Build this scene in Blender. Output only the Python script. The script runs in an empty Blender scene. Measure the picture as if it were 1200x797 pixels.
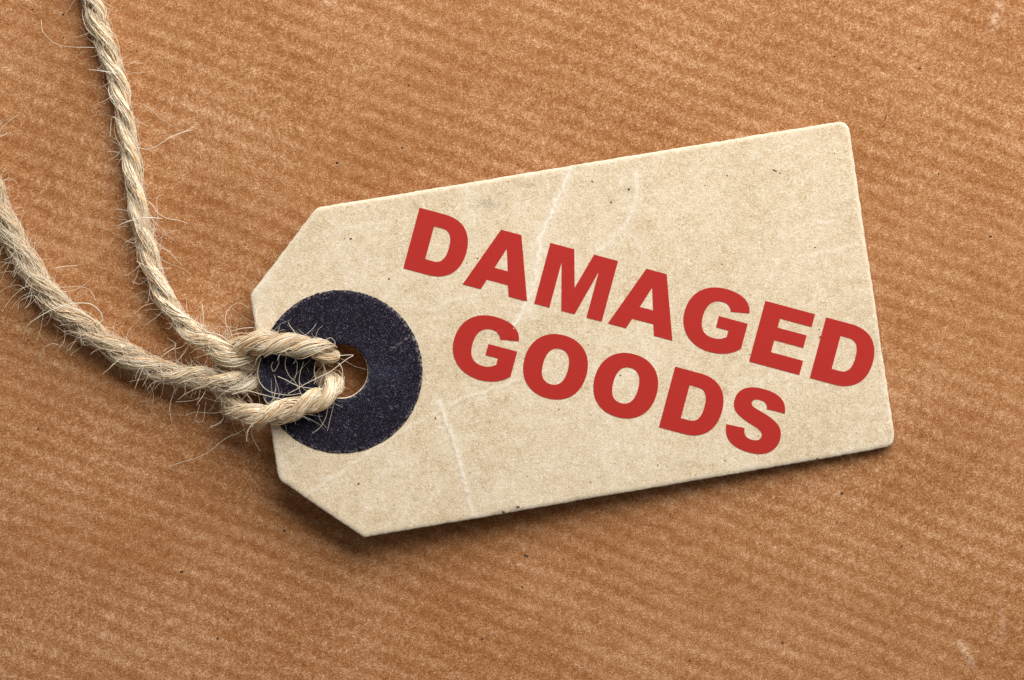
import bpy, math, random
import numpy as np
from mathutils import Vector
from mathutils.geometry import delaunay_2d_cdt

rng = np.random.default_rng(11)
random.seed(11)
S = bpy.context.scene
C = S.collection

# ---------------------------------------------------------------- camera, light, exposure
H = 400.0            # camera height over the paper, millimetres
K = 0.1              # millimetres per photo pixel on the paper
cam_d = bpy.data.cameras.new("camera")
cam = bpy.data.objects.new("camera", cam_d)
C.objects.link(cam)
cam.location = (0, 0, H * 0.001)
cam_d.sensor_width = 36.0
cam_d.lens = 36.0 * H / 120.0
cam_d.clip_start = 0.01
cam_d.clip_end = 10.0
S.camera = cam

world = bpy.data.worlds.new("World")
S.world = world
world.use_nodes = True
world.node_tree.nodes["Background"].inputs[0].default_value = (1.0, 0.95, 0.88, 1)
world.node_tree.nodes["Background"].inputs[1].default_value = 0.15


def softbox(name, loc, target, sx, sy, watts, col):
    d = bpy.data.lights.new(name, 'AREA')
    d.shape = 'RECTANGLE'
    d.size = sx
    d.size_y = sy
    d.energy = watts
    d.color = col
    o = bpy.data.objects.new(name, d)
    C.objects.link(o)
    o.location = loc
    o.rotation_euler = (Vector(target) - Vector(loc)).to_track_quat('-Z', 'Y').to_euler()
    return o


softbox("softbox_lamp", (0.105, 0.270, 0.215), (0.0, 0.0, 0), 0.40, 0.30, 2.75, (1.0, 0.975, 0.94))

S.view_settings.view_transform = 'Standard'
S.view_settings.look = 'None'
S.view_settings.gamma = 1
S.view_settings.exposure = 0.0
S.view_settings.use_curve_mapping = False
S.render.engine = 'CYCLES'
S.cycles.use_denoising = True
S.cycles.max_bounces = 14
S.cycles.diffuse_bounces = 9


# ---------------------------------------------------------------- helpers
def W(px, py, z):
    """photo pixel + height in mm -> world metres"""
    px = np.asarray(px, float)
    py = np.asarray(py, float)
    z = np.asarray(z, float)
    f = (H - z) / H
    return np.stack([(px - 600) * K * f, (398.5 - py) * K * f, z + 0 * px], -1) * 0.001


def vnoise(x, y, scale, seed=0, octaves=1):
    """smooth value noise, about -1..1"""
    x = np.asarray(x, float)
    y = np.asarray(y, float)
    out = np.zeros(np.broadcast(x, y).shape)
    amp, tot = 1.0, 0.0
    for o in range(octaves):
        r = np.random.default_rng(seed * 97 + o)
        t = r.uniform(-1, 1, (256, 256))
        u = x / scale * 2 ** o + 40.3 * o
        v = y / scale * 2 ** o + 17.9 * o
        i = np.floor(u).astype(int)
        j = np.floor(v).astype(int)
        fu = u - i
        fv = v - j
        fu = fu * fu * (3 - 2 * fu)
        fv = fv * fv * (3 - 2 * fv)
        a = t[i % 256, j % 256]
        b = t[(i + 1) % 256, j % 256]
        c = t[i % 256, (j + 1) % 256]
        d = t[(i + 1) % 256, (j + 1) % 256]
        out += amp * ((a * (1 - fu) + b * fu) * (1 - fv) + (c * (1 - fu) + d * fu) * fv)
        tot += amp
        amp *= 0.5
    return out / tot


def make_obj(name, verts, faces, mat, parent=None, attrs=None, smooth=True):
    """one mesh object from numpy arrays; faces is a list of (n,k) index arrays"""
    me = bpy.data.meshes.new(name)
    faces = [np.asarray(f, np.int32) for f in faces if len(f)]
    me.vertices.add(len(verts))
    me.vertices.foreach_set("co", np.asarray(verts, np.float32).ravel())
    tot = np.concatenate([np.full(len(f), f.shape[1], np.int32) for f in faces])
    idx = np.concatenate([f.ravel() for f in faces])
    me.loops.add(len(idx))
    me.loops.foreach_set("vertex_index", idx)
    me.polygons.add(len(tot))
    st = np.zeros(len(tot), np.int32)
    st[1:] = np.cumsum(tot)[:-1]
    me.polygons.foreach_set("loop_start", st)
    me.polygons.foreach_set("loop_total", tot)
    me.update(calc_edges=True)
    me.validate()
    if smooth:
        me.polygons.foreach_set("use_smooth", np.ones(len(me.polygons), bool))
    for k, v in (attrs or {}).items():
        a = me.attributes.new(k, 'FLOAT', 'POINT')
        a.data.foreach_set("value", np.asarray(v, np.float32))
    me.materials.append(mat)
    o = bpy.data.objects.new(name, me)
    C.objects.link(o)
    if parent is not None:
        o.parent = parent
        o.matrix_parent_inverse = parent.matrix_world.inverted()
    return o


def inside(pts, polys):
    """even-odd test against several closed polygons"""
    x, y = pts[:, 0], pts[:, 1]
    c = np.zeros(len(pts), bool)
    for P in polys:
        Q = np.roll(P, -1, 0)
        for (x0, y0), (x1, y1) in zip(P, Q):
            if y0 == y1:
                continue
            m = (y0 > y) != (y1 > y)
            c ^= m & (x < (x1 - x0) * (y - y0) / (y1 - y0) + x0)
    return c


def dist_poly(pts, P, closed=True):
    Q = np.roll(P, -1, 0) if closed else P[1:]
    A = P if closed else P[:-1]
    d = np.full(len(pts), 1e9)
    for a, b in zip(A, Q):
        ab = b - a
        L = (ab @ ab) + 1e-12
        t = np.clip(((pts - a) @ ab) / L, 0, 1)
        q = pts - (a + t[:, None] * ab)
        d = np.minimum(d, q[:, 0] ** 2 + q[:, 1] ** 2)
    return np.sqrt(d)


def triangulate(polys, extra):
    """constrained triangulation of closed polygons (even-odd) with extra inner points"""
    vs, ed = [], []
    for P in polys:
        n0 = len(vs)
        vs += [tuple(p) for p in P]
        ed += [(n0 + i, n0 + (i + 1) % len(P)) for i in range(len(P))]
    vs += [tuple(p) for p in extra]
    co, _, fa, _, _, _ = delaunay_2d_cdt([Vector(v) for v in vs], ed, [], 0, 1e-5)
    co = np.array([(v.x, v.y) for v in co])
    fa = np.array([f for f in fa if len(f) == 3])
    cen = co[fa].mean(1)
    fa = fa[inside(cen, polys)]
    a, b, c = co[fa[:, 0]], co[fa[:, 1]], co[fa[:, 2]]
    cr = (b[:, 0] - a[:, 0]) * (c[:, 1] - a[:, 1]) - (b[:, 1] - a[:, 1]) * (c[:, 0] - a[:, 0])
    # photo y points down, so a clockwise px triangle faces up
    fa, cr = fa[np.abs(cr) > 0.02], cr[np.abs(cr) > 0.02]      # drop slivers along straight edges
    fa[cr > 0] = fa[cr > 0][:, ::-1]
    return co, fa


def resample(P, step, closed=True):
    P = np.asarray(P, float)
    if closed:
        P = np.vstack([P, P[:1]])
    L = np.r_[0, np.cumsum(np.linalg.norm(np.diff(P, axis=0), axis=1))]
    n = max(3, int(round(L[-1] / step)))
    t = np.linspace(0, L[-1], n, endpoint=not closed)
    return np.stack([np.interp(t, L, P[:, k]) for k in range(P.shape[1])], 1)


# ---------------------------------------------------------------- material helpers
class Mat:
    def __init__(self, name, rough=0.9, spec=0.2):
        self.m = bpy.data.materials.new(name)
        self.m.use_nodes = True
        self.t = self.m.node_tree
        self.b = self.t.nodes["Principled BSDF"]
        self.b.inputs["Roughness"].default_value = rough
        self.b.inputs["Specular IOR Level"].default_value = spec
        self.geo = self.t.nodes.new("ShaderNodeNewGeometry")
        self.pos = self.vscale(self.geo.outputs["Position"], (1000, 1000, 1000))   # millimetres

    def link(self, a, b):
        self.t.links.new(a, b)

    def vscale(self, v, s, rot=0.0):
        n = self.t.nodes.new("ShaderNodeMapping")
        n.inputs["Scale"].default_value = s
        n.inputs["Rotation"].default_value = (0, 0, rot)
        self.link(v, n.inputs["Vector"])
        return n.outputs[0]

    def noise(self, scale, detail=2, rough=0.5, stretch=None, rot=0.0, dist=0.0):
        """scale in features per mm"""
        n = self.t.nodes.new("ShaderNodeTexNoise")
        n.inputs["Scale"].default_value = 1.0
        n.inputs["Detail"].default_value = detail
        n.inputs["Roughness"].default_value = rough
        n.inputs["Distortion"].default_value = dist
        v = self.pos
        if rot:
            v = self.vscale(v, (1, 1, 1), rot)
        st = stretch or (1, 1, 1)
        v = self.vscale(v, (scale * st[0], scale * st[1], scale * st[2]))
        self.link(v, n.inputs["Vector"])
        return n.outputs["Fac"]

    def voro(self, scale, feature='F1', rnd=1.0):
        n = self.t.nodes.new("ShaderNodeTexVoronoi")
        n.feature = feature
        n.inputs["Scale"].default_value = scale
        n.inputs["Randomness"].default_value = rnd
        self.link(self.pos, n.inputs["Vector"])
        return n

    def attr(self, name):
        n = self.t.nodes.new("ShaderNodeAttribute")
        n.attribute_name = name
        return n.outputs["Fac"]

    def math(self, op, a, b=0.0, c=None, clamp=False):
        n = self.t.nodes.new("ShaderNodeMath")
        n.operation = op
        n.use_clamp = clamp
        for i, v in enumerate((a, b, c)):
            if v is None:
                continue
            if isinstance(v, (int, float)):
                n.inputs[i].default_value = v
            else:
                self.link(v, n.inputs[i])
        return n.outputs[0]

    def rng(self, v, a, b, c=0.0, d=1.0):
        n = self.t.nodes.new("ShaderNodeMapRange")
        n.inputs[1].default_value = a
        n.inputs[2].default_value = b
        n.inputs[3].default_value = c
        n.inputs[4].default_value = d
        self.link(v, n.inputs[0])
        return n.outputs[0]

    def mix(self, f, a, b, mode='MIX'):
        n = self.t.nodes.new("ShaderNodeMix")
        n.data_type = 'RGBA'
        n.blend_type = mode
        for s, v in ((0, f), (6, a), (7, b)):
            if isinstance(v, (int, float)):
                n.inputs[s].default_value = v
            elif isinstance(v, tuple):
                n.inputs[s].default_value = (*v, 1)
            else:
                self.link(v, n.inputs[s])
        return n.outputs[2]

    def ramp(self, v, stops):
        n = self.t.nodes.new("ShaderNodeValToRGB")
        e = n.color_ramp.elements
        while len(e) < len(stops):
            e.new(0.5)
        for el, (p, c) in zip(e, stops):
            el.position = p
            el.color = (*c, 1)
        self.link(v, n.inputs[0])
        return n.outputs[0]

    def bump(self, h, dist_mm, strength=1.0):
        n = self.t.nodes.new("ShaderNodeBump")
        n.inputs["Distance"].default_value = dist_mm * 0.001
        n.inputs["Strength"].default_value = strength
        self.link(h, n.inputs["Height"])
        self.link(n.outputs[0], self.b.inputs["Normal"])

    def color(self, c):
        if isinstance(c, tuple):
            self.b.inputs["Base Color"].default_value = (*c, 1)
        else:
            self.link(c, self.b.inputs["Base Color"])

    def fibres(self, scale, n=3, seed=0.3):
        """sum of stretched noises at several angles: a felt of short fibres"""
        out = None
        for i in range(n):
            f = self.noise(scale, 1, 0.5, (1.0, 0.22, 1.0), rot=seed + i * math.pi / n, dist=0.6)
            f = self.math('ABSOLUTE', self.math('SUBTRACT', f, 0.5))
            out = f if out is None else self.math('ADD', out, f)
        return self.math('MULTIPLY', out, 3.0 / n)


# kraft wrapping paper
mk = Mat("kraft_paper_material", 0.82, 0.25)
fib = mk.fibres(6.0, 4)
fine = mk.noise(6.6, 3, 0.7)
mid = mk.noise(1.2, 4, 0.65)
big = mk.noise(0.07, 2, 0.5)
rib = mk.attr("rib")
v = mk.math('MULTIPLY', mk.math('SUBTRACT', fine, 0.5), 1.3)
v = mk.math('MULTIPLY_ADD', mk.math('SUBTRACT', fib, 0.2), 0.75, v)
v = mk.math('MULTIPLY_ADD', mk.math('SUBTRACT', mid, 0.5), 0.55, v)
v = mk.math('MULTIPLY_ADD', mk.math('SUBTRACT', big, 0.5), 0.30, v)
v = mk.math('MULTIPLY_ADD', rib, 0.070, v)
v = mk.math('ADD', v, 0.5)
col = mk.ramp(v, [(0.0, (0.13, 0.038, 0.008)), (0.30, (0.27, 0.096, 0.025)), (0.52, (0.395, 0.168, 0.058)),
                  (0.72, (0.57, 0.305, 0.152)), (1.0, (0.84, 0.60, 0.41))])
scuff = mk.math('MULTIPLY', mk.attr("scuff"), mk.rng(mk.noise(2.2, 4, 0.7), 0.42, 0.62), clamp=True)
col = mk.mix(mk.math('MULTIPLY', scuff, 0.75), col, (0.82, 0.60, 0.42))
mk.color(col)
mk.bump(mk.math('ADD', mk.math('MULTIPLY', fib, 0.8), fine), 0.10, 0.55)
MAT_KRAFT = mk.m

# tag board
mc = Mat("tag_board_material", 0.85, 0.2)
fib = mc.fibres(4.2, 4, 0.9)
fine = mc.noise(7.2, 3, 0.7)
mid = mc.noise(0.8, 4, 0.65)
big = mc.noise(0.10, 3, 0.55)
v = mc.math('MULTIPLY', mc.math('SUBTRACT', fine, 0.5), 2.1)
v = mc.math('MULTIPLY_ADD', mc.math('SUBTRACT', fib, 0.2), 0.95, v)
v = mc.math('MULTIPLY_ADD', mc.math('SUBTRACT', mid, 0.5), 0.55, v)
v = mc.math('MULTIPLY_ADD', mc.math('SUBTRACT', big, 0.5), 0.5, v)
v = mc.math('ADD', v, 0.5)
col = mc.ramp(v, [(0.0, (0.37, 0.250, 0.140)), (0.25, (0.565, 0.43, 0.268)), (0.5, (0.69, 0.555, 0.382)),
                  (0.75, (0.77, 0.66, 0.495)), (1.0, (0.87, 0.79, 0.66))])
# tiny dark inclusions in the recycled board
vo = mc.voro(0.85)
fleck = mc.rng(vo.outputs["Distance"], 0.055, 0.10, 1.0, 0.0)
pick = mc.rng(vo.outputs["Color"], 0.40, 0.46)
fleck = mc.math('MULTIPLY', fleck, pick)
fleck = mc.math('MULTIPLY', fleck, mc.rng(mc.noise(3.0, 2), 0.40, 0.55), clamp=True)
col = mc.mix(mc.math('MULTIPLY', fleck, 0.7), col, (0.10, 0.055, 0.03))
grub = mc.rng(mc.noise(0.22, 5, 0.7), 0.58, 0.76)
grub = mc.math('MULTIPLY', grub, mc.rng(mc.noise(3.0, 3, 0.7), 0.42, 0.62), clamp=True)
col = mc.mix(mc.math('MULTIPLY', grub, 0.30), col, (0.33, 0.24, 0.14))
wear_highlight = mc.math('MULTIPLY', mc.attr("wear_highlight"), mc.rng(mc.noise(2.2, 5, 0.8), 0.35, 0.54), clamp=True)
col = mc.mix(mc.math('MULTIPLY', wear_highlight, 1.0), col, (0.90, 0.84, 0.72))
grime = mc.math('MULTIPLY', mc.attr("grime"), mc.rng(mc.noise(2.0, 4, 0.75), 0.36, 0.58), clamp=True)
col = mc.mix(mc.math('MULTIPLY', grime, 0.8), col, (0.22, 0.17, 0.11))
mc.color(col)
mc.bump(mc.math('ADD', mc.math('MULTIPLY', fib, 0.9), fine), 0.07, 0.45)
MAT_CARD = mc.m

# dark reinforcement ring
mr = Mat("dark_ring_material", 0.68, 0.15)
fib = mr.fibres(6.5, 4, 0.2)
fine = mr.noise(8.5, 3, 0.7)
v = mr.math('MULTIPLY_ADD', mr.math('SUBTRACT', fib, 0.2), 1.1, mr.math('MULTIPLY', mr.math('SUBTRACT', fine, 0.5), 2.3))
v = mr.math('ADD', v, 0.47)
col = mr.ramp(v, [(0.0, (0.0015, 0.001, 0.003)), (0.48, (0.0045, 0.003, 0.008)), (0.74, (0.024, 0.018, 0.037)), (1.0, (0.19, 0.16, 0.23))])
blue = mr.math('MULTIPLY', mr.attr("rub_sheen"), mr.rng(mr.noise(1.2, 4, 0.7), 0.30, 0.75), clamp=True)
col = mr.mix(mr.math('MULTIPLY', blue, 0.42), col, (0.075, 0.085, 0.15))  # bluish sheen of the rubbed patches, painted into the ring colour
chip = mr.math('MULTIPLY', mr.attr("chip"), mr.rng(mr.noise(3.2, 4, 0.75), 0.50, 0.62), clamp=True)
col = mr.mix(mr.math('MULTIPLY', chip, 0.8), col, (0.60, 0.55, 0.55))
mr.color(col)
mr.bump(mr.math('ADD', fib, fine), 0.09, 0.7)
MAT_RING = mr.m

# red print
mi = Mat("red_ink_material", 0.7, 0.2)
v = mi.math('MULTIPLY_ADD', mi.math('SUBTRACT', mi.noise(5.0, 3, 0.6), 0.5), 0.8, 0.5)
mi.color(mi.ramp(v, [(0.3, (0.40, 0.020, 0.014)), (0.7, (0.45, 0.026, 0.019))]))
MAT_INK = mi.m

# twine fibre, colour varies from fibre to fibre
mt = Mat("jute_fibre_material", 0.34, 1.0)
tint = mt.attr("tint")
t2 = mt.math('MULTIPLY_ADD', mt.math('SUBTRACT', mt.noise(1.6, 3, 0.6), 0.5), 0.35, tint)
mt.color(mt.ramp(t2, [(0.0, (0.72, 0.34, 0.11)), (0.2, (0.95, 0.64, 0.32)), (0.42, (1.0, 0.80, 0.52)),
                      (0.7, (1.0, 0.87, 0.64)), (1.0, (1.0, 0.95, 0.82))]))
# thin plant fibres let part of the light through
_tr = mt.t.nodes.new("ShaderNodeBsdfTranslucent")
_mx = mt.t.nodes.new("ShaderNodeMixShader")
_mx.inputs[0].default_value = 0.12
mt.b.inputs["Sheen Weight"].default_value = 0.9
mt.b.inputs["Sheen Roughness"].default_value = 0.35
mt.b.inputs["Sheen Tint"].default_value = (1.0, 0.84, 0.60, 1)
_src = mt.b.inputs["Base Color"].links[0].from_socket
mt.link(_src, _tr.inputs["Color"])
mt.link(mt.b.outputs[0], _mx.inputs[1])
mt.link(_tr.outputs[0], _mx.inputs[2])
mt.link(_mx.outputs[0], mt.t.nodes["Material Output"].inputs["Surface"])
MAT_FIBRE = mt.m

mp = Mat("jute_core_material", 0.85, 0.1)
g = mp.noise(5.0, 3, 0.6)
mp.color(mp.ramp(g, [(0.3, (0.30, 0.17, 0.07)), (0.7, (0.60, 0.42, 0.21))]))  # core darker than its fibres, painting shade into the seams and gaps
mp.bump(g, 0.1, 0.6)
MAT_CORE = mp.m

mf = Mat("dark_fleck_material", 0.8, 0.2)
mf.color(mf.ramp(mf.noise(1.5, 2), [(0.35, (0.035, 0.018, 0.010)), (0.65, (0.11, 0.055, 0.03))]))
MAT_FLECK = mf.m


# ---------------------------------------------------------------- wrapping paper
def rib_field(px, py):
    """ribbing of the kraft paper, -1..1"""
    wob = vnoise(px, py, 380, 3, 1) * 9 + vnoise(px, py, 70, 4, 1) * 2.2
    ang = math.radians(21.5)
    w = -px * math.sin(ang) + py * math.cos(ang) + wob
    r = np.sin(w * 2 * math.pi / 21.5) + 0.45 * vnoise(px * 0.35, w, 9, 6, 2)
    # fades in and out along the stripe
    u = px * math.cos(ang) + py * math.sin(ang)
    fade = 0.78 + 0.35 * vnoise(u, w * 2.2, 80, 5, 2)
    return r * np.clip(fade, 0.1, 1.3)


def paper_z(px, py):
    return 0.0028 * rib_field(px, py) + 0.03 * vnoise(px, py, 160, 8, 2) + 0.35 * vnoise(px, py, 900, 9, 1)


def grid_paper():
    step = 4.0
    xs = np.arange(-420, 1621, step)
    ys = np.arange(-380, 1181, step)
    X, Y = np.meshgrid(xs, ys)
    x, y = X.ravel(), Y.ravel()
    r = rib_field(x, y)
    scuff = np.zeros(len(x))
    pts = np.stack([x, y], 1)
    for line, w, a in [
        ([(1125, 754), (1133, 766), (1140, 778)], 4.5, 1.0),
        ([(1150, 712), (1165, 704), (1178, 702)], 2.5, 0.55),
        ([(1172, 716), (1176, 733), (1166, 752)], 3.0, 0.75),
        ([(1163, 34), (1168, 18), (1172, 6)], 5.0, 0.9),
        ([(1172, 26), (1190, 22), (1210, 8)], 3.0, 0.4),
        ([(1040, 55), (1075, 40), (1100, 36)], 3.0, 0.25),
    ]:
        d = dist_poly(pts, np.array(line, float), closed=False)
        scuff = np.maximum(scuff, a * np.exp(-(d / w) ** 2))
    z = paper_z(x, y) + 0.05 * scuff
    nx, ny = len(xs), len(ys)
    i = (np.arange(ny - 1)[:, None] * nx + np.arange(nx - 1)[None]).ravel()
    f = np.stack([i, i + nx, i + nx + 1, i + 1], 1)
    o = make_obj("wrapping_paper", W(x, y, z), [f], MAT_KRAFT, None, {"rib": r, "scuff": scuff})
    o['kind'] = 'structure'
    o['label'] = 'brown ribbed kraft wrapping paper spread flat under the tag and twine'
    return o


paper = grid_paper()

# ---------------------------------------------------------------- tag shape
E1 = np.array([math.cos(math.radians(9.45)), -math.sin(math.radians(9.45))])   # along the tag, photo px
TIP = np.array([297.0, 440.0])
THICK = 0.62


def card_bottom(px, py):
    a = (np.asarray(px) - TIP[0]) * E1[0] + (np.asarray(py) - TIP[1]) * E1[1]
    return 0.45 + 2.95 * np.clip(1 - a / 770.0, 0, 1.1) ** 1.3 + 0.05 * vnoise(px, py, 240, 21, 1)


CREASES = [   # polyline, half width px, depth mm (+ raised), whitening
    ([(668, 196), (660, 222), (652, 238), (645, 250), (638, 264), (632, 280), (630, 305), (627, 325), (624, 341), (616, 358), (606, 377), (598, 396)], 1.9, 0.05, 1.0),
    ([(745, 205), (744, 238), (738, 258), (727, 272), (716, 284), (700, 296)], 2.8, 0.022, 0.6),
    ([(514, 470), (519, 486), (526, 503), (533, 521), (539, 545), (545, 566), (550, 590), (553, 606)], 1.9, 0.032, 0.85),
    ([(350, 590), (380, 566), (402, 553), (432, 531), (470, 507), (505, 486), (520, 478), (545, 468), (575, 457), (606, 447)], 1.3, 0.03, 0.5),
    ([(549, 212), (546, 228), (545, 248)], 2.2, 0.02, 0.45),
    ([(575, 335), (555, 346), (530, 352), (505, 366)], 2.5, 0.015, 0.35),
    ([(940, 302), (970, 295), (1004, 287)], 1.6, 0.02, 0.4),
    ([(925, 268), (960, 262), (985, 262)], 1.4, 0.015, 0.25),
    ([(620, 200), (625, 215), (636, 226)], 1.6, 0.015, 0.3),
    ([(560, 384), (590, 392), (612, 398)], 1.6, 0.015, 0.3),
    ([(628, 290), (640, 300), (648, 318)], 1.5, 0.02, 0.4),
    ([(540, 545), (520, 560), (508, 585)], 1.6, 0.02, 0.35),
    ([(533, 521), (552, 512), (566, 516)], 1.6, 0.015, 0.3),
    ([(330, 540), (352, 520), (372, 512)], 2.0, 0.02, 0.45),
    ([(727, 272), (745, 280), (752, 296)], 1.6, 0.015, 0.35),
    ([(820, 330), (850, 322), (872, 326)], 1.4, 0.012, 0.2),
    ([(600, 560), (640, 545), (690, 540)], 1.4, 0.012, 0.25),
    ([(380, 280), (410, 268), (450, 262)], 1.6, 0.012, 0.25),
]
_cr = []
for line, w, dpt, wh in CREASES:
    L = resample(np.array(line, float), 5, closed=False)
    L = L + np.stack([vnoise(L[:, 0] * 3.1, L[:, 1] * 3.1, 18, 31, 2), vnoise(L[:, 0] * 2.7, L[:, 1] * 2.7, 18, 32, 2)], 1) * 3.0
    _cr.append((L, w, dpt, wh))


def crease_fields(p):
    dz = np.zeros(len(p))
    wh = np.zeros(len(p))
    for L, w, dpt, k in _cr:
        lo, hi = L.min(0) - 20, L.max(0) + 20
        m = np.all((p > lo) & (p < hi), 1)
        if not m.any():
            continue
        d = dist_poly(p[m], L, closed=False)
        dz[m] += 1.5 * dpt * np.exp(-(d / w) ** 2) - 0.6 * dpt * np.exp(-((d - 2.2 * w) / (1.5 * w)) ** 2)
        wh[m] = np.maximum(wh[m], k * np.exp(-(d / (w * 0.95)) ** 2))
        wh[m] = np.maximum(wh[m], 0.35 * k * np.exp(-(d / (w * 3.2)) ** 2))
    return dz, wh


def card_top(px, py):
    p = np.stack([np.asarray(px, float), np.asarray(py, float)], -1)
    dz, _ = crease_fields(p)
    return card_bottom(px, py) + THICK + dz + 0.012 * vnoise(px, py, 22, 41, 2)


def round_corners(P, R):
    out = []
    n = len(P)
    for i in range(n):
        p = np.array(P[i], float)
        a = np.array(P[i - 1], float) - p
        b = np.array(P[(i + 1) % n], float) - p
        a /= np.linalg.norm(a)
        b /= np.linalg.norm(b)
        h = math.acos(np.clip(a @ b, -1, 1)) / 2
        r = R[i]
        t = r / math.tan(h)
        A = p + a * t
        B = p + b * t
        for k in range(9):
            s = k / 8
            out.append((1 - s) ** 2 * A + 2 * s * (1 - s) * p + s * s * B)
    return np.array(out)


CORNERS = [(371, 243.5), (993.5, 141), (1050, 522.5), (427, 630), (326.5, 562), (293.5, 345)]
RADII = [14, 14, 15, 6, 14, 14]
outline = resample(round_corners(CORNERS, RADII), 2.2)
nrm = np.roll(outline, -1, 0) - np.roll(outline, 1, 0)
nrm = np.stack([nrm[:, 1], -nrm[:, 0]], 1)
nrm /= np.linalg.norm(nrm, axis=1)[:, None]
if ((outline - outline.mean(0)) * nrm).sum(1).mean() < 0:
    nrm = -nrm
sarc = np.arange(len(outline)) * 2.2
outline = outline + nrm * (0.45 * vnoise(sarc, 0 * sarc, 5, 51, 2) + 0.5 * vnoise(sarc, 0 * sarc, 60, 52, 2))[:, None]

HC = np.array([399.7, 435.3])
RC = np.array([399.6, 435.6])
ang = np.linspace(0, 2 * math.pi, 110, endpoint=False)
card_hole = HC + np.array([-0.7, -0.8]) + np.stack([np.cos(ang), np.sin(ang)], 1) * (31.7 + 0.25 * vnoise(ang * 20, 0 * ang, 3, 53, 1))[:, None]
hole_n = -(card_hole - HC) / np.linalg.norm(card_hole - HC, axis=1)[:, None]   # points out of the board

tag = bpy.data.objects.new("price_tag", None)
C.objects.link(tag)
tag.empty_display_size = 0.01
tag.location = W(672, 385, 0)
bpy.context.view_layer.update()
tag['label'] = 'creased beige cardboard tag with dark ring and red DAMAGED GOODS print on brown paper'
tag['category'] = 'tag'


def face_out(V, f, towards):
    """turn a ring of wall faces so that they look towards the given points"""
    a, b, c = V[f[:, 0]], V[f[:, 1]], V[f[:, 2]]
    d = (np.cross(b - a, c - a) * (towards[:len(f)] - a)).sum(1)
    return f if np.median(d) > 0 else f[:, ::-1]


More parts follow.
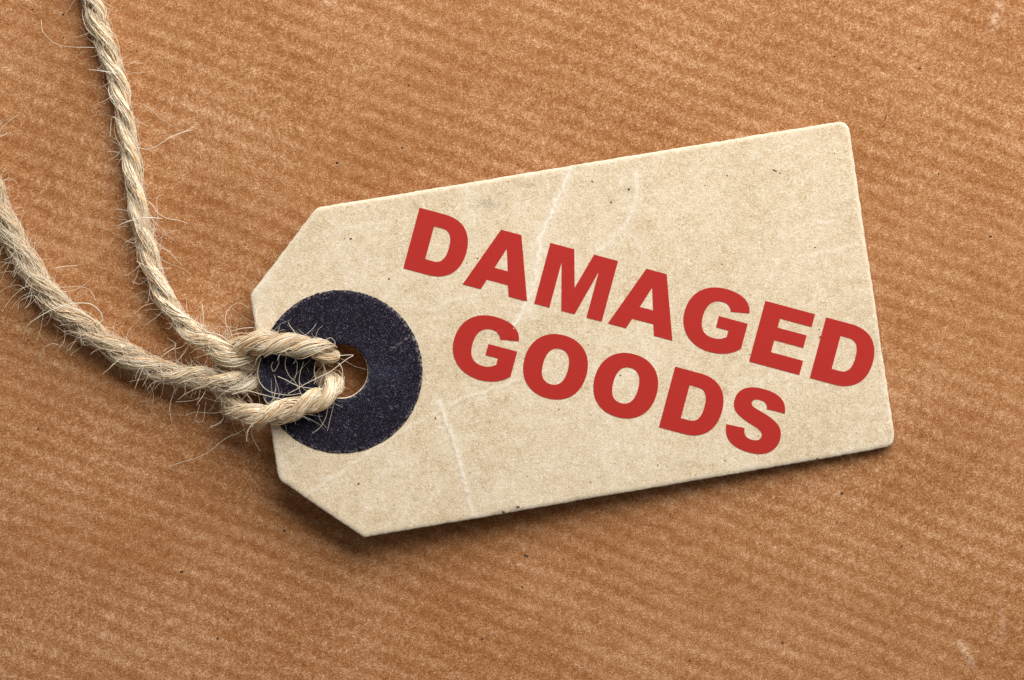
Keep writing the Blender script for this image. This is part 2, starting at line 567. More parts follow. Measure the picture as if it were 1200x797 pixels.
def build_card():
    insets = [1.1, 2.4, 4.0, 6.0]
    drops = np.array([0.36, 0.19, 0.08, 0.02, 0.0])
    ext = []
    for k, dd in enumerate(insets):
        ext.append(outline - nrm * dd)
    ext.append(card_hole - hole_n * 1.1)
    ext.append(card_hole - hole_n * 2.6)
    xs = np.arange(285, 1060, 2.3)
    ys = np.arange(130, 640, 2.3)
    X, Y = np.meshgrid(xs, ys)
    G = np.stack([X.ravel(), Y.ravel()], 1) + rng.uniform(-.35, .35, (X.size, 2))
    G = G[inside(G, [outline])]
    G = G[dist_poly(G, outline) > 7.5]
    G = G[np.hypot(G[:, 0] - HC[0], G[:, 1] - HC[1]) > 34.5]
    ext.append(G)
    co, fa = triangulate([outline, card_hole], np.vstack(ext))
    d = dist_poly(co, outline)
    dh = np.abs(np.hypot(co[:, 0] - HC[0], co[:, 1] - HC[1]) - 30.6)
    rim_w = 5.0
    drop = 0.16 * np.clip(1 - d / rim_w, 0, 1) ** 2.2 * (1 + 0.25 * vnoise(co[:, 0], co[:, 1], 14, 54, 2))
    droph = 0.16 * np.clip(1 - dh / 3.5, 0, 1) ** 2
    dz, wh = crease_fields(co)
    z = card_top(co[:, 0], co[:, 1]) - drop - droph
    wear_highlight = np.maximum(wh, 0.50 * np.clip(1 - d / 4.5, 0, 1))  # pale rim: worn edge, with the edge highlight put into the colour
    # the pointed end is rubbed pale along its slanted edges
    lefty = np.clip((372 - co[:, 0]) / 60, 0, 1)
    wear_highlight = np.maximum(wear_highlight, lefty * 0.55 * np.exp(-(d / 9) ** 2))
    wear_highlight = np.maximum(wear_highlight, 0.8 * np.exp(-((co[:, 0] - 551) ** 2 + (co[:, 1] - 560) ** 2) / 200) * 0.3)
    for cx, cy, sx, a in [(530, 520, 16, .35), (560, 585, 30, .2), (455, 540, 18, .22), (620, 362, 9, .5), (700, 560, 40, .12)]:
        wear_highlight = np.maximum(wear_highlight, a * np.exp(-((co[:, 0] - cx) ** 2 + (co[:, 1] - cy) ** 2) / sx ** 2))
    grime = np.zeros(len(co))
    for cx, cy, sx, sy, a in [(572, 238, 16, 7, .75), (620, 215, 12, 5, .5), (605, 596, 12, 4, .7), (590, 600, 10, 3.5, .6), (737, 222, 6, 4, .6),
                              (676, 196, 8, 3, .5), (716, 235, 6, 5, .35), (800, 545, 20, 4, .3), (1032, 395, 8, 30, .25)]:
        grime = np.maximum(grime, a * np.exp(-((co[:, 0] - cx) / sx) ** 2 - ((co[:, 1] - cy) / sy) ** 2))
    verts = [W(co[:, 0], co[:, 1], z)]
    faces = [fa]
    n = len(co)
    wear_highlights = [wear_highlight]
    grimes = [grime]
    n_out, n_h = len(outline), len(card_hole)
    # side walls, three rows down to the underside (outline vertices come first in co)
    for P, N, start in ((outline, nrm, 0), (card_hole, hole_n, n_out)):
        m = len(P)
        prev = start + np.arange(m)
        zt = z[start:start + m]
        zb = card_bottom(P[:, 0], P[:, 1])
        for k, (fz, off) in enumerate(((0.66, -0.2), (0.33, -0.8), (0.0, -2.2))):
            Q = P + N * (off + 0.35 * vnoise(P[:, 0] * 5 + 50 * k, P[:, 1] * 5, 14, 60 + k, 2))[:, None]
            verts.append(W(Q[:, 0], Q[:, 1], zb + (zt - zb) * fz))
            wear_highlights.append(np.full(m, 0.15))
            grimes.append(np.full(m, 0.25))
            cur = n + np.arange(m)
            f = np.stack([prev, np.roll(prev, -1), np.roll(cur, -1), cur], 1)
            faces.append(face_out(np.vstack(verts), f, W(P[:, 0] + N[:, 0] * 3, P[:, 1] + N[:, 1] * 3, zt)))
            prev = cur
            n += m
    # underside
    cb, fb = triangulate([outline, card_hole], np.zeros((0, 2)))
    verts.append(W(cb[:, 0], cb[:, 1], card_bottom(cb[:, 0], cb[:, 1]) + 0.003))
    faces.append(fb[:, ::-1] + n)
    wear_highlights.append(np.zeros(len(cb)))
    grimes.append(np.zeros(len(cb)))
    return make_obj("card", np.vstack(verts), faces, MAT_CARD, tag,
                    {"wear_highlight": np.concatenate(wear_highlights), "grime": np.concatenate(grimes)})


card = build_card()


def build_ring():
    a = np.linspace(0, 2 * math.pi, 420, endpoint=False)
    ro = 95.6 + 0.55 * vnoise(a * 60, 0 * a, 1.5, 71, 2)
    ri = 31.9 + 0.3 * vnoise(a * 30, 0 * a, 1.5, 72, 2)
    O = RC + np.stack([np.cos(a), np.sin(a)], 1) * ro[:, None]
    a2 = a[::3]
    I = HC + np.stack([np.cos(a2), np.sin(a2)], 1) * ri[::3, None]
    X, Y = np.meshgrid(np.arange(300, 500, 2.3), np.arange(336, 536, 2.3))
    G = np.stack([X.ravel(), Y.ravel()], 1)
    r1 = np.hypot(*(G - RC).T)
    r2 = np.hypot(*(G - HC).T)
    G = G[(r1 < 92.0) & (r2 > 35)]
    ex = np.vstack([G, RC + (O - RC) * 0.985, HC + (I - HC) * 1.05])
    co, fa = triangulate([O, I], ex)
    r1 = np.hypot(*(co - RC).T)
    r2 = np.hypot(*(co - HC).T)
    z = card_top(co[:, 0], co[:, 1]) + 0.13
    z = z - 0.05 * np.clip(1 - (95.5 - r1) / 1.5, 0, 1) - 0.10 * np.clip(1 - (r2 - 31.9) / 5, 0, 1) ** 2
    th = np.degrees(np.arctan2(-(co[:, 1] - RC[1]), co[:, 0] - RC[0]))
    right = np.exp(-((th - 10) / 45) ** 2)
    chip = np.clip(1 - (95.5 - r1) / 3.5, 0, 1) * (0.6 + 0.6 * right)
    chip = np.maximum(chip, 0.85 * np.exp(-((r2 - 32) / 1.8) ** 2) * np.exp(-((th + 40) / 50) ** 2))
    chip = np.maximum(chip, 0.6 * np.exp(-(dist_poly(co, np.array([(456., 410.), (470, 401), (482, 393)]), False) / 1.5) ** 2))
    rub_sheen = 0.95 * np.exp(-((co[:, 0] - 446) / 22) ** 2 - ((co[:, 1] - 436) / 11) ** 2)  # rubbed patches with their sheen put in as colour
    rub_sheen = np.maximum(rub_sheen, 0.6 * np.exp(-((r2 - 36) / 7) ** 2) * np.exp(-((th) / 60) ** 2))
    rub_sheen = np.maximum(rub_sheen, 0.8 * np.exp(-((co[:, 0] - 315) / 9) ** 2 - ((co[:, 1] - 448) / 18) ** 2))
    verts = [W(co[:, 0], co[:, 1], z)]
    faces = [fa]
    n = len(co)
    at = {"chip": [chip], "rub_sheen": [rub_sheen]}
    for P, start, c0, outer in ((O, 0, RC, True), (I, len(O), HC, False)):
        m = len(P)
        Q = c0 + (P - c0) * (1.002 if outer else 0.998)
        zz = card_top(Q[:, 0], Q[:, 1]) - 0.02
        verts.append(W(Q[:, 0], Q[:, 1], zz))
        at["chip"].append(np.full(m, 0.3))
        at["rub_sheen"].append(np.zeros(m))
        prev = start + np.arange(m)
        cur = n + np.arange(m)
        f = np.stack([prev, cur, np.roll(cur, -1), np.roll(prev, -1)], 1)
        T = c0 + (P - c0) * (1.05 if outer else 0.9)
        faces.append(face_out(np.vstack(verts), f, W(T[:, 0], T[:, 1], zz)))
        n += m
    return make_obj("reinforcement_ring", np.vstack(verts), faces, MAT_RING, tag, {k: np.concatenate(v) for k, v in at.items()})


ring = build_ring()

# ---------------------------------------------------------------- printed letters
GLYPH = {
    'D': ["M0,0 L0,73.6 L30,73.6 C54,73.6 66.6,60 66.6,37 C66.6,13.6 53,0 30,0 Z",
          "M22,17 L32,17 C42,17 45.4,25 45.4,37 C45.4,49 42,57 32,57 L22,57 Z"],
    'A': ["M0,0 L27,73.6 L51.7,73.6 L78.4,0 L56,0 L51.7,12.8 L26.2,12.8 L22,0 Z",
          "M39.3,54 L47.3,28.4 L31.2,28.4 Z"],
    'M': ["M0,0 L0,73.6 L29,73.6 L41,30 L53,73.6 L82,73.6 L82,0 L63.5,0 L63.5,55.4 L49,0 L33,0 L18.5,55.4 L18.5,0 Z"],
    'G': ["M75.3,42.2 L75.3,12 C68,4 56,-1.3 41.5,-1.3 C17.5,-1.3 0,14 0,37 C0,60 15.5,75 40,75 C61,75 72,67.5 74,54.4 "
          "L52.4,50.6 C50.5,56.5 46,59.2 40,59.2 C28,59.2 22.3,51 22.3,37 C22.3,23 28,15.5 41,15.5 C47,15.5 51.5,17.5 55.5,21 "
          "L55.5,28.6 L40.4,28.6 L40.4,42.2 Z"],
    'E': ["M0,0 L0,73.6 L60.4,73.6 L60.4,58 L22,58 L22,47 L57.2,47 L57.2,31.8 L22,31.8 L22,17.2 L61,17.2 L61,0 Z"],
    'O': ["M37.6,-1.3 C60.5,-1.3 75.2,13 75.2,37 C75.2,60 60.5,75 37.6,75 C15,75 0,60 0,37 C0,13 15,-1.3 37.6,-1.3 Z",
          "M37.6,15.6 C47.5,15.6 52.6,23 52.6,37 C52.6,50.5 47.5,58.4 37.6,58.4 C27.5,58.4 22.6,50.5 22.6,37 C22.6,23 27.5,15.6 37.6,15.6 Z"],
    'S': ["M0,24 L21.6,25 C22,18 26,14 33.5,14 C39.5,14 43.4,16.8 43.4,21 C43.4,26 38,28.5 28,31.3 C12,36 1.6,41 1.6,54 "
          "C1.6,67.5 12,75 31,75 C51,75 61.5,68 62.7,53.5 L41,53.3 C40.3,59 36.5,61.5 30.5,61.5 C25,61.5 22,59.2 22,56.2 "
          "C22,52.7 26,51 34,49 C54,44 65.3,38 65.3,23.5 C65.3,8 53,-1.3 34.5,-1.3 C11,-1.3 0.5,8.5 0,24 Z"],
}
TEXT = [('D', 0, 0.6), ('A', 71.9, 0.5), ('M', 158.8, 0.5), ('A', 248.2, 0.4), ('G', 331.4, 0.3), ('E', 419.6, 0.2), ('D', 493.4, 0.0),
        ('G', 79.0, -101.3), ('O', 164.6, -101.4), ('O', 249.8, -101.4), ('D', 337.6, -101.6), ('S', 413.2, -101.5)]
TO = np.array([472.5, 315.0])
TU = np.array([math.cos(math.radians(15.03)), math.sin(math.radians(15.03))])
TV = np.array([TU[1], -TU[0]])


def parse(path):
    pts, cur = [], None
    for tok in path.replace('Z', '').split():
        pass
    toks = path.replace('Z', '').split()
    i = 0
    while i < len(toks):
        c = toks[i][0]
        p = tuple(float(q) for q in toks[i][1:].split(','))
        if c in 'ML':
            pts.append(p)
            cur = p
            i += 1
        else:
            p2 = tuple(float(q) for q in toks[i + 1].split(','))
            p3 = tuple(float(q) for q in toks[i + 2].split(','))
            for k in range(1, 17):
                s = k / 16
                pts.append(tuple((1 - s) ** 3 * cur[j] + 3 * s * (1 - s) ** 2 * p[j] + 3 * s * s * (1 - s) * p2[j] + s ** 3 * p3[j] for j in (0, 1)))
            cur = p3
            i += 3
    P = np.array(pts)
    if np.linalg.norm(P[0] - P[-1]) < 1e-4:
        P = P[:-1]
    # split long straight runs so the print follows the board
    out = []
    for a, b in zip(P, np.roll(P, -1, 0)):
        k = max(1, int(np.linalg.norm(b - a) / 4))
        for s in range(k):
            out.append(a + (b - a) * s / k)
    return np.array(out)


for ch, ax, by in TEXT:
    polys = []
    for path in GLYPH[ch]:
        L = parse(path)
        polys.append(TO + (L[:, :1] + ax) * TU + (L[:, 1:] + by) * TV)
    lo, hi = polys[0].min(0), polys[0].max(0)
    X, Y = np.meshgrid(np.arange(lo[0], hi[0], 3.0), np.arange(lo[1], hi[1], 3.0))
    G = np.stack([X.ravel(), Y.ravel()], 1)
    G = G[inside(G, polys)]
    dd = np.min([dist_poly(G, P) for P in polys], 0)
    co, fa = triangulate(polys, G[dd > 1.6])
    z = card_top(co[:, 0], co[:, 1]) + 0.045
    o = make_obj("printed_letter", W(co[:, 0], co[:, 1], z), [fa], MAT_INK, card)
    o['label'] = 'red printed letter ' + ch

# ---------------------------------------------------------------- dark inclusions big enough to see
FL_CARD = [(908, 200, 7, 1.6, -25), (914, 203, 3.5, 1.2, -40), (411, 280, 3.6, 2.2, 20), (456, 327, 3, 2, 60), (547, 308, 2, 1.4, 0), (560, 303, 2.2, 1.6, 10), (694, 213, 3, 1.6, -35),
           (961, 395, 3, 2.2, 20), (960, 386, 2, 1.6, 0), (963, 405, 2, 1.3, 80), (852, 206, 2, 1.4, 0), (826, 217, 2, 1.4, 0), (978, 180, 2.2, 1.3, 60), (420, 567, 4, 2, 30),
           (510, 490, 3.5, 1.5, 85), (692, 565, 2.4, 1.6, 0), (607, 594, 5, 2, 15), (590, 600, 4, 2, -20), (737, 222, 3.2, 2.2, 0), (716, 237, 3, 1.8, 40),
           (958, 537, 2.2, 2, 0), (850, 540, 2.2, 1.5, 0), (727, 440, 2, 1.6, 0), (771, 545, 2, 1.5, 0), (655, 480, 2, 1.4, 0), (955, 290, 2.2, 1.8, 0), (846, 310, 2.2, 1.5, 70)]
FL_PAPER = [(1078, 80, 4, 2.4, 20), (978, 66, 2.6, 2, 0), (746, 55, 5, 1.4, 70), (395, 191, 3.6, 3, 0), (471, 173, 3, 2.4, 30), (479, 100, 2.4, 2, 0), (987, 578, 4, 3.4, 0),
            (1161, 277, 5, 1.6, -5), (1100, 204, 3, 2.2, 50), (616, 651, 4, 3, -40), (618, 652, 3, 2, 0), (917, 753, 4, 2.2, -30), (213, 670, 4.4, 2.4, -10), (267, 725, 3, 2.8, 0),
            (255, 748, 3, 2.6, 0), (333, 622, 4, 3, 20), (612, 688, 2.4, 2, 0), (808, 774, 3, 2.6, 0), (565, 749, 3.4, 2.4, 0), (635, 105, 3, 1.5, 60), (38, 11, 3, 2, 0), (74, 17, 3, 2.6, 0),
            (1057, 640, 3, 2.4, 0), (700, 602, 2.4, 2, 0), (45, 503, 4, 2, 30), (472, 145, 2.6, 1.8, 0), (1038, 137, 9, 0.9, 75), (1035, 148, 7, 0.9, 55), (160, 60, 2, 2, 0)]


def flecks(name, items, zf, parent, nrand, region, lift):
    V, F = [], []
    its = list(items)
    for _ in range(nrand):
        x, y = rng.uniform(region[0], region[2]), rng.uniform(region[1], region[3])
        its.append((x, y, rng.uniform(1.2, 2.6), rng.uniform(0.8, 1.6), rng.uniform(0, 180)))
    n = 0
    for x, y, L, w, a in its:
        a = math.radians(a)
        k = 8
        t = np.linspace(0, 2 * math.pi, k, endpoint=False)
        u = np.cos(t) * L / 2 * rng.uniform(0.75, 1.2, k)
        v_ = np.sin(t) * w / 2 * rng.uniform(0.7, 1.25, k)
        X = np.r_[x, x + u * math.cos(a) + v_ * math.sin(a)]
        Y = np.r_[y, y - u * math.sin(a) + v_ * math.cos(a)]
        Z = zf(X, Y) + np.r_[lift * 1.6, np.full(k, lift * 0.3)]
        V.append(W(X, Y, Z))
        i = np.arange(k)
        F.append(np.stack([np.full(k, n), n + 1 + i, n + 1 + (i + 1) % k], 1))
        n += k + 1
    o = make_obj(name, np.vstack(V), F, MAT_FLECK, parent)
    o['kind'] = 'stuff'
    return o


flecks("board_fleck", FL_CARD, card_top, card, 0, (0, 0, 0, 0), 0.045)
flecks("paper_fleck", FL_PAPER, paper_z, paper, 150, (-300, -250, 1500, 1050), 0.05)

# ---------------------------------------------------------------- twine
# centre line: photo px, photo py, height mm, cord radius factor, fuzz factor
PATH = [
    (60, -190, 1.5, 1, 1), (84, -90, 1.5, 1, 1), (98, -35, 1.5, 1, 1), (108, 0, 1.5, .95, 1), (124, 56, 1.5, .92, 1.0), (140, 102, 1.5, 0.88, .9), (149, 158, 1.5, 0.88, .8), (158, 215, 1.5, 0.84, 1.1),
    (164, 258, 1.5, 0.84, 1.4), (173, 292, 1.5, 0.82, 1.4), (181, 320, 1.6, 0.84, 1.1), (196, 354, 1.8, 0.88, 1.0), (221, 386, 2.2, 0.92, 1.2), (246, 403, 3.0, .96, 1.1), (264, 415, 3.7, 0.96, 1.0),
    (282, 421, 3.1, 0.95, .7), (300, 425, 2.0, 0.9, .4), (320, 426, 1.5, 0.9, .2), (345, 423, 1.4, 0.9, .2), (368, 419, 1.5, 0.9, .2),
    (383, 417, 2.3, 0.9, .3), (386.5, 415.5, 3.6, 0.95, .4), (381, 412, 4.9, 1.0, .5), (366, 408, 5.45, 1.0, .6), (345, 404.5, 5.3, 1.0, .7),
    (320, 402.5, 5.3, 1.02, .7), (298, 403.5, 5.0, 1.0, .7), (281, 407.5, 3.7, 1.0, .7), (268, 418, 2.0, 0.95, .5), (262, 432, 1.35, 0.9, .3),
    (260, 447, 1.3, 0.9, .3), (262, 462, 1.35, 0.9, .3), (268, 475, 2.0, .95, .5), (281, 484, 3.6, 1.0, .7), (298, 486.5, 4.9, 1.0, .8),
    (320, 484.5, 5.3, 1.0, .9), (343, 478, 5.3, 1.0, .9), (366, 471, 5.4, 1.0, .8), (381, 463, 4.95, 1.0, .7), (389.5, 451, 3.8, 1.0, .5),
    (387, 447, 2.4, 0.9, .3), (372, 448, 1.5, 0.9, .2), (350, 450, 1.4, .9, .2), (325, 450, 1.5, .9, .2), (302, 449, 2.0, .92, .4), (283, 448, 3.1, .97, .8), (264, 447, 3.8, 1.0, 1.2),
    (240, 443, 3.1, 1.0, 1.4), (212, 440, 2.2, 1.0, 1.4), (188, 434, 1.8, 1.02, 1.5), (160, 423, 1.7, 1.08, 1.6), (130, 405, 1.7, 1.05, 1.5), (98, 383, 1.7, 1.06, 1.6), (66, 355, 1.7, 1.08, 1.7),
    (38, 318, 1.7, 1.06, 1.9), (16, 280, 1.7, 1.05, 1.9), (-3, 240, 1.7, 1.03, 1.8), (-20, 190, 1.6, 1.1, 1.5), (-40, 130, 1.6, 1.1, 1.2), (-75, 50, 1.5, 1.0, 1), (-120, -40, 1.5, 1, 1),
]
cp = np.array(PATH, float)


def catmull(P, n=24):
    Q = np.vstack([2 * P[0] - P[1], P, 2 * P[-1] - P[-2]])
    out = []
    for i in range(1, len(Q) - 2):
        p0, p1, p2, p3 = Q[i - 1:i + 3]
        t = np.linspace(0, 1, n, endpoint=False)[:, None]
        out.append(0.5 * (2 * p1 + (p2 - p0) * t + (2 * p0 - 5 * p1 + 4 * p2 - p3) * t ** 2 + (3 * p1 - p0 - 3 * p2 + p3) * t ** 3))
    return np.vstack(out + [P[-1:]])


cl = catmull(cp)
pw = W(cl[:, 0], cl[:, 1], cl[:, 2]) * 1000.0        # millimetres
D = np.r_[0, np.cumsum(np.linalg.norm(np.diff(pw, axis=0), axis=1))]
LEN = D[-1]
NS = int(LEN / 0.22)
sg = np.linspace(0, LEN, NS)
ctr = np.stack([np.interp(sg, D, pw[:, k]) for k in range(3)], 1)
for _ in range(2):
    ctr[1:-1] = (ctr[:-2] + 2 * ctr[1:-1] + ctr[2:]) / 4
rf = np.interp(sg, D, cl[:, 3]) * np.where(np.interp(sg, D, cl[:, 0]) < 255, 0.94, 1.0)
rf = np.convolve(np.pad(rf, 10, 'edge'), np.ones(21) / 21, 'valid')
fz = np.interp(sg, D, cl[:, 4])
fz = np.where((fz < 0.95) & (fz > 0.45), fz * 0.7, fz)
tan = np.gradient(ctr, axis=0)
tan /= np.linalg.norm(tan, axis=1)[:, None]
nn = np.zeros_like(ctr)
nn[0] = np.cross(tan[0], (0, 0, 1))
nn[0] /= np.linalg.norm(nn[0])
for i in range(1, NS):
    v_ = nn[i - 1] - tan[i] * (nn[i - 1] @ tan[i])
    nn[i] = v_ / np.linalg.norm(v_)
bb = np.cross(tan, nn)

PLY_R, PLY_OFF, PITCH = 0.69, 0.66, 7.6
slack = np.clip((np.interp(sg, D, cl[:, 4]) - 0.6) / 0.5, 0, 1)          # the free ends are less tightly laid
slack = np.convolve(np.pad(slack, 20, 'edge'), np.ones(41) / 41, 'valid')
pitch_var = np.cumsum(np.ones(NS) * (sg[1] - sg[0]) * (1 + 0.22 * vnoise(sg, 0 * sg, 14, 81, 1)) * (1 - 0.18 * slack))
twist = -2 * math.pi * pitch_var / PITCH       # S twist


def cord_point(s, ang_, rad):
    """point at arc length s, polar position in the cord's moving frame"""
    c = np.stack([np.interp(s, sg, ctr[:, k]) for k in range(3)], -1)
    n_ = np.stack([np.interp(s, sg, nn[:, k]) for k in range(3)], -1)
    b_ = np.stack([np.interp(s, sg, bb[:, k]) for k in range(3)], -1)
    return c + n_ * (np.cos(ang_) * rad)[..., None] + b_ * (np.sin(ang_) * rad)[..., None]


def ply_centre(s, ply):
    r_ = np.interp(s, sg, rf)
    loose = 1 + 0.18 * vnoise(s, 0 * s + ply * 13, 7, 83, 2)
    th = np.interp(s, sg, twist) + ply * math.pi + 0.25 * vnoise(s, 0 * s + ply * 31, 11, 84, 1)
    return th, PLY_OFF * r_ * loose, PLY_R * r_ * (1 + 0.17 * vnoise(s, 0 * s + ply * 7, 3.5, 85, 2))


class Tubes:
    def __init__(self):
        self.V, self.F, self.T, self.n = [], [], [], 0

    def add(self, P, R, tint, sides=3):
        m = len(P)
        t = np.gradient(P, axis=0)
        t /= np.linalg.norm(t, axis=1)[:, None] + 1e-12
        ref = np.array([0.31, 0.17, 0.93])
        a = np.cross(t, ref)
        a /= np.linalg.norm(a, axis=1)[:, None] + 1e-9
        b = np.cross(t, a)
        R = np.broadcast_to(R, (m,))
        k = np.arange(sides) * 2 * math.pi / sides
        V = P[:, None] + R[:, None, None] * (np.cos(k)[None, :, None] * a[:, None] + np.sin(k)[None, :, None] * b[:, None])
        self.V.append(V.reshape(-1, 3))
        i = (np.arange(m - 1)[:, None] * sides + np.arange(sides)[None]).ravel()
        j = (np.arange(m - 1)[:, None] * sides + (np.arange(sides)[None] + 1) % sides).ravel()
        self.F.append(np.stack([i, j, j + sides, i + sides], 1) + self.n)
        self.T.append(np.full(m * sides, tint))
        self.n += m * sides

    def build(self, name, mat, parent):
        return make_obj(name, np.vstack(self.V) * 0.001, [np.vstack(self.F)], mat, parent, {"tint": np.concatenate(self.T)})


twine = bpy.data.objects.new("jute_twine", None)
C.objects.link(twine)
twine.empty_display_size = 0.01
twine.location = W(200, 400, 0)
bpy.context.view_layer.update()
twine['label'] = 'hairy natural jute twine looped through the dark ring of the tag'
twine['category'] = 'twine'

for ply in range(2):
    th, off, pr = ply_centre(sg, ply)
    cen = ctr + nn * (np.cos(th) * off)[:, None] + bb * (np.sin(th) * off)[:, None]
    core = Tubes()
    core.add(cen, pr * 0.76, 0.4, 12)
    po = core.build("twisted_strand", MAT_CORE, twine)
    # fibres laid round the strand
    tb = Tubes()
    nf = int(LEN * 15)
    for q in range(nf):
        L = rng.uniform(3, 14)
        s0 = rng.uniform(-2, LEN - 2)
        s = np.arange(max(0, s0), min(LEN, s0 + L), 0.36)
        if len(s) < 5:
            continue
        th, off, pr = ply_centre(s, ply)
        u = (s - s[0]) / (s[-1] - s[0])
        phi0 = rng.uniform(0, 2 * math.pi)
        phi = phi0 + 2 * math.pi * s / rng.uniform(9, 16) + (0.4 + 0.2 * np.interp(s[0], sg, fz)) * vnoise(s, 0 * s + q * 3.7, 3, 91, 1)
        rr = pr * (rng.uniform(0.84, 1.04) + 0.16 * vnoise(s, 0 * s + q * 5.1, 2.2, 92, 1))
        if rng.random() < 0.22 * np.interp(s[0], sg, fz):          # ends lift off the strand
            rr = rr * (1 + rng.uniform(0.1, 0.75) * np.clip((u - 0.6) / 0.4, 0, 1) ** 2)
        elif rng.random() < 0.10 * np.interp(s[0], sg, fz):        # or bow away from it and come back
            rr = rr * (1 + rng.uniform(0.2, 0.9) * np.sin(math.pi * u) ** 2)
        c = np.stack([np.interp(s, sg, ctr[:, k]) for k in range(3)], -1)
        n_ = np.stack([np.interp(s, sg, nn[:, k]) for k in range(3)], -1)
        b_ = np.stack([np.interp(s, sg, bb[:, k]) for k in range(3)], -1)
        ex, ey = off + np.cos(phi) * rr * 0.92, np.sin(phi) * rr * 1.12      # the two strands press flat against each other
        x = np.cos(th) * ex - np.sin(th) * ey
        y = np.sin(th) * ex + np.cos(th) * ey
        P = c + n_ * x[:, None] + b_ * y[:, None]
        P[:, 2] = np.maximum(P[:, 2], 0.1)
        thick = rng.uniform(0.030, 0.078) * (1.25 if rng.random() < 0.12 else 1)
        taper = np.clip(np.minimum(u, 1 - u) * 8, 0.35, 1)
        tint_ = np.clip(rng.normal(0.60, 0.26), 0.0, 1.0)
        tb.add(P, thick * taper, tint_)
    fo = tb.build("laid_fibre", MAT_FIBRE, po)
    fo['kind'] = 'stuff'

# flyaway hairs
hb = Tubes()
for q in range(4500):
    s0 = rng.uniform(0, LEN)
    f_ = np.interp(s0, sg, fz)
    if rng.random() > f_ / 1.8 + 0.08:
        continue
    i = int(s0 / LEN * (NS - 1))
    a0 = rng.uniform(0, 2 * math.pi)
    L = rng.uniform(0.6, 3.2)
    m = 9
    s = np.clip(s0 + rng.choice([-1, 1]) * np.linspace(0, L, m) * rng.uniform(0.6, 1.0), 0, LEN)
    aa = a0 + np.linspace(0, 1, m) * rng.normal(0, 0.6) + 0.4 * vnoise(s, 0 * s + q, 1.2, 99, 1)
    rad = 1.30 * rf[i] * (rng.uniform(0.86, 1.02) + (0.05 + 0.10 * f_) * rng.random() * np.sin(np.linspace(0, 3, m)) + 0.10 * rng.random() * np.linspace(0, 1, m) ** 2 * f_)
    P = cord_point(s, aa, rad)
    P[:, 2] = np.maximum(P[:, 2], 0.1)
    hb.add(P, rng.uniform(0.016, 0.030) * (1.5 if rng.random() < 0.15 else 1) * np.linspace(1, 0.5, m), np.clip(rng.normal(0.8, 0.18), 0.1, 1))
tufts = [(rng.uniform(0, LEN), rng.uniform(0, 2 * math.pi)) for _ in range(70)]
nh = 0
target_h = 3800
while nh < target_h:
    s0 = rng.uniform(0, LEN)
    f_ = np.interp(s0, sg, fz)
    if rng.random() > f_ / 2.0:
        continue
    nh += 1
    i = int(s0 / LEN * (NS - 1))
    R = 1.25 * rf[i]
    a0 = rng.uniform(0, 2 * math.pi)
    tuft = rng.random() < 0.22
    if tuft:                                   # hairs that leave the cord together
        ts, ta = tufts[rng.integers(len(tufts))]
        i = int(np.clip((ts + rng.normal(0, 0.25)) / LEN, 0, 1) * (NS - 1))
        a0 = ta + rng.normal(0, 0.25)
        R = 1.25 * rf[i]
    out = nn[i] * math.cos(a0) + bb[i] * math.sin(a0)
    L = min(rng.exponential(1.0 + 0.45 * f_) + 0.35, 6.5)
    if rng.random() < 0.03:
        L *= 2.0
    m = max(6, int(L / 0.22))
    along = tan[i] * rng.choice([-1, 1])
    d = along * rng.uniform(0.5, 2.0) + out * rng.uniform(0.15, 0.8)
    d /= np.linalg.norm(d)
    bend = rng.normal(0, 1, 3)
    bend -= d * (bend @ d)
    bend *= (rng.uniform(0.35, 0.75) if rng.random() < 0.38 else rng.uniform(0.05, 0.32)) / (np.linalg.norm(bend) + 1e-9)
    p = ctr[i] + out * R * rng.uniform(0.6, 0.95)
    P = [p]
    for k in range(m):
        P.append(P[-1] + d * (L / m))
        d = d + bend * (L / m) * 2.2 + rng.normal(0, 0.085, 3)
        # hairs sag back on to what lies under them
        if P[-1][2] > 3.0:
            d[2] -= 0.03
        d /= np.linalg.norm(d)
    P = np.array(P)
    P[:, 2] = np.maximum(P[:, 2], 0.12)
    u = np.linspace(0, 1, len(P))
    hb.add(P, rng.uniform(0.013, 0.034) * (1 - 0.5 * u), np.clip(rng.normal(0.8, 0.18), 0.1, 1))

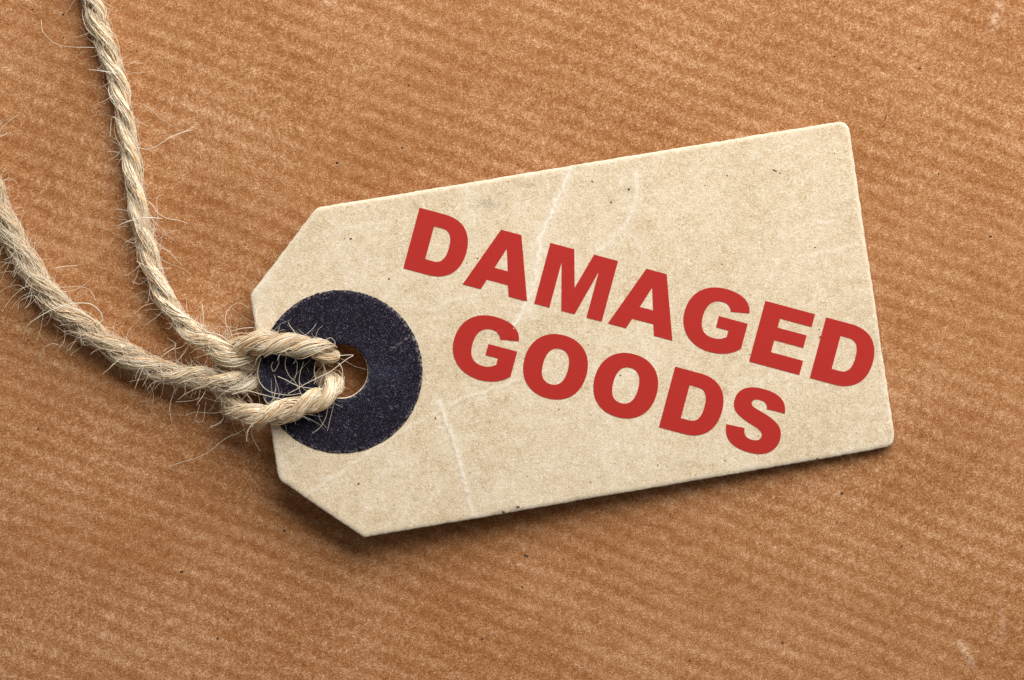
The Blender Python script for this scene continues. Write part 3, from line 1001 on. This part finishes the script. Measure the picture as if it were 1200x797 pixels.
LONG = [   # photo px polylines with height mm, radius mm, tint
    ([(112, 56, 2.2), (100, 55.5, 2.4), (85, 55, 2.4), (70, 53, 2.2), (58, 46, 2.0), (50, 36, 1.7), (48, 23, 1.2)], .035, .9),
    ([(138, 86, 2.8), (124, 84, 2.9), (112, 82, 2.9), (104, 82, 2.7)], .055, 1.0),
    ([(100, 60, 1.8), (90, 66, 1.4), (86, 72, 1.0)], .03, .7),
    ([(160, 173, 2.4), (172, 175, 2.6), (182, 172, 2.8), (192, 166, 2.8), (205, 158, 2.4), (226, 152, 1.5)], .05, .9),
    ([(166, 232, 2.2), (178, 240, 2.6), (186, 250, 2.7), (196, 256, 2.5), (208, 258, 2.2), (220, 262, 1.6)], .045, .85),
    ([(138, 265, 2.5), (146, 261, 3.0), (158, 257, 3.1), (172, 255, 3.1), (190, 256, 2.4)], .075, 1.0),
    ([(129, 160, 1.7), (130, 143, 2.2), (132, 137, 2.6), (140, 142, 2.8)], .05, .8),
    ([(160, 306, 2.8), (175, 314, 2.9), (192, 314, 2.5), (201, 315, 1.6)], .035, .85),
    ([(190, 290, 2.6), (200, 297, 2.4), (208, 305, 1.9), (214, 312, 1.2)], .04, .8),
    ([(155, 330, 1.3), (163, 333, 1.6), (172, 328, 2.2)], .04, .9),
    ([(27, 398, 0.6), (28, 390, 1.6), (34, 380, 2.6), (48, 370, 3.2), (66, 361, 3.4), (84, 356, 3.2), (102, 355.5, 3.0), (112, 360, 2.8), (119, 368, 2.6), (120, 375, 2.3), (113, 381, 2.4)], .072, 1.0),
    ([(112, 352, 2.6), (108, 344, 2.4), (103, 338, 2.0), (88, 336, 2.0), (70, 337, 2.3)], .035, .8),
    ([(21, 363, .8), (23, 353, 1.4), (33, 348, 2.0), (41, 347, 2.4), (50, 356, 2.6)], .06, .95),
    ([(47, 418, .6), (52, 408, 1.2), (60, 403, 1.6), (68, 404, 1.9)], .055, .95),
    ([(82, 410, .8), (88, 398, 1.7), (93, 388, 2.4)], .06, .9),
    ([(65, 314, 2.0), (78, 312, 1.6), (90, 311, 1.0)], .045, .9),
    ([(0, 218, 2.8), (5, 211, 2.6), (14, 210, 2.0), (21, 217, 1.4), (21, 228, .9), (15, 236, .6)], .035, .8),
    ([(-4, 346, 1.0), (8, 337, 1.6), (22, 334, 2.2), (30, 340, 2.4)], .035, .85),
    ([(0, 155, .5), (3, 148, .6), (12, 141, .7), (22, 134, .5)], .035, .85),
    ([(198, 547, .4), (215, 541, .9), (232, 536, 1.6), (248, 527, 2.2), (264, 514, 2.8), (278, 508, 3.4), (290, 500, 4)], .04, .85),
    ([(305, 358, 4.5), (300, 366, 4.8), (302, 378, 5.2), (309, 386, 5.6), (316, 392, 5.8)], .045, .95),
    ([(262, 396, 3.6), (270, 389, 4.4), (283, 385, 4.9), (297, 384, 5.0)], .06, 1.0),
    ([(267, 388, 1.5), (264, 374, 1.5), (268, 362, 1.3), (280, 355, 1.2), (292, 361, 2.0)], .04, .8),
    ([(237, 356, 1.0), (238, 372, 1.4), (238, 388, 1.8)], .045, .9),
    ([(326, 441, 4.4), (338, 447, 4.5), (352, 453, 4.6), (364, 455, 4.8), (376, 456, 5.0)], .055, .9),
    ([(338, 461, 4.4), (346, 457, 4.7), (356, 451, 4.9), (370, 444, 5.0), (386, 436, 4.9), (396, 429, 4.9), (406, 421, 4.8), (414, 416.5, 4.7), (405, 416, 4.6), (392, 418, 4.9)], .06, .95),
    ([(397, 425, 4.8), (401, 433, 4.8), (402, 444, 4.8), (399, 452, 5.0)], .045, .9),
    ([(336, 417, 5.0), (334, 428, 4.6), (339, 440, 4.5), (346, 448, 4.5), (350, 456, 4.5)], .035, .85),
    ([(342, 416, 5.0), (348, 426, 4.7), (347, 440, 4.5), (344, 446, 4.4)], .035, .85),
    ([(356, 424, 4.8), (353, 432, 4.6), (351, 443, 4.5), (351, 456, 4.4), (355, 466, 4.6)], .04, .9),
    ([(370, 424, 4.6), (368, 434, 4.6), (370, 444, 4.7), (368, 450, 4.8)], .04, .85),
    ([(327, 416, 4.8), (326, 427, 4.5), (321, 435, 4.4), (318, 430, 4.4), (320, 424, 4.5)], .04, .85),
    ([(306, 420, 4.4), (302, 434, 4.2), (304, 446, 4.2), (310, 455, 4.4), (322, 461, 4.6), (338, 463, 4.8), (352, 461, 5.2)], .05, .95),
    ([(272, 462, 4.6), (290, 458, 4.6), (310, 463, 4.7), (332, 468, 5.0), (350, 466, 5.4)], .05, .9),
    ([(206, 471, 1.5), (222, 470, 2.0), (238, 466, 2.4), (252, 470, 2.6), (268, 470, 3.2)], .04, .85),
    ([(234, 474, 2.4), (231, 484, 2.0), (229, 492, 1.6), (233, 495, 1.4), (238, 492, 1.6), (240, 480, 2.0), (241, 470, 2.4)], .04, .9),
    ([(217, 487, 1.0), (230, 483, 1.5), (250, 484, 2.2), (266, 482, 3.0)], .035, .8),
    ([(245, 502, .8), (258, 494, 1.5), (265, 484, 2.4), (268, 476, 3.4)], .045, .85),
    ([(272, 492, 1.6), (276, 505, 1.6), (286, 510, 2.0), (300, 506, 4.4), (310, 500, 5.2)], .04, .85),
    ([(384, 476, 5.0), (382, 488, 4.6), (376, 500, 4.5), (366, 508, 4.4)], .035, .8),
    ([(392, 470, 4.8), (388, 486, 4.5), (384, 505, 4.4)], .03, .75),
    ([(382, 398, 5.4), (388, 396, 5.0), (393, 401, 4.8), (391, 406, 4.8)], .03, .9),
    ([(348, 394, 5.6), (342, 385, 5.2), (338, 378, 4.8)], .035, .8),
    ([(130, 395, 1.0), (142, 403, .8), (158, 440, 1.0), (150, 438, 1.4)], .03, .8),
    ([(140, 430, .8), (158, 440, .7), (170, 436, 1.4)], .035, .85),
    ([(200, 410, 2.0), (212, 407, 2.4), (220, 400, 2.6), (224, 404, 2.8)], .045, .9),
    ([(190, 440, 2.6), (188, 420, 3.2), (206, 405, 2.4), (196, 396, 1.6)], .035, .9),
    ([(185, 255, 2.4), (184, 232, 2.2), (192, 228, 1.4)], .03, .7),
    ([(228, 148, .8), (200, 162, 1.5)], .03, .7),
]
for pts, r_, tint_ in LONG:
    P = np.array(pts, float)
    Pn = catmull(P, 9) if len(P) > 2 else resample(P, 3, closed=False)
    w_ = W(Pn[:, 0], Pn[:, 1], Pn[:, 2]) * 1000
    m = len(w_)
    w_ = w_ + 0.03 * np.stack([vnoise(np.arange(m) * 1.0, np.zeros(m) + 9 * k, 4, 95 + k, 1) for k in range(3)], 1)
    hb.add(w_, r_ * 0.8 * np.linspace(1, 0.75, m), tint_, 5)
ho = hb.build("loose_fibre", MAT_FIBRE, twine)
ho['kind'] = 'stuff'
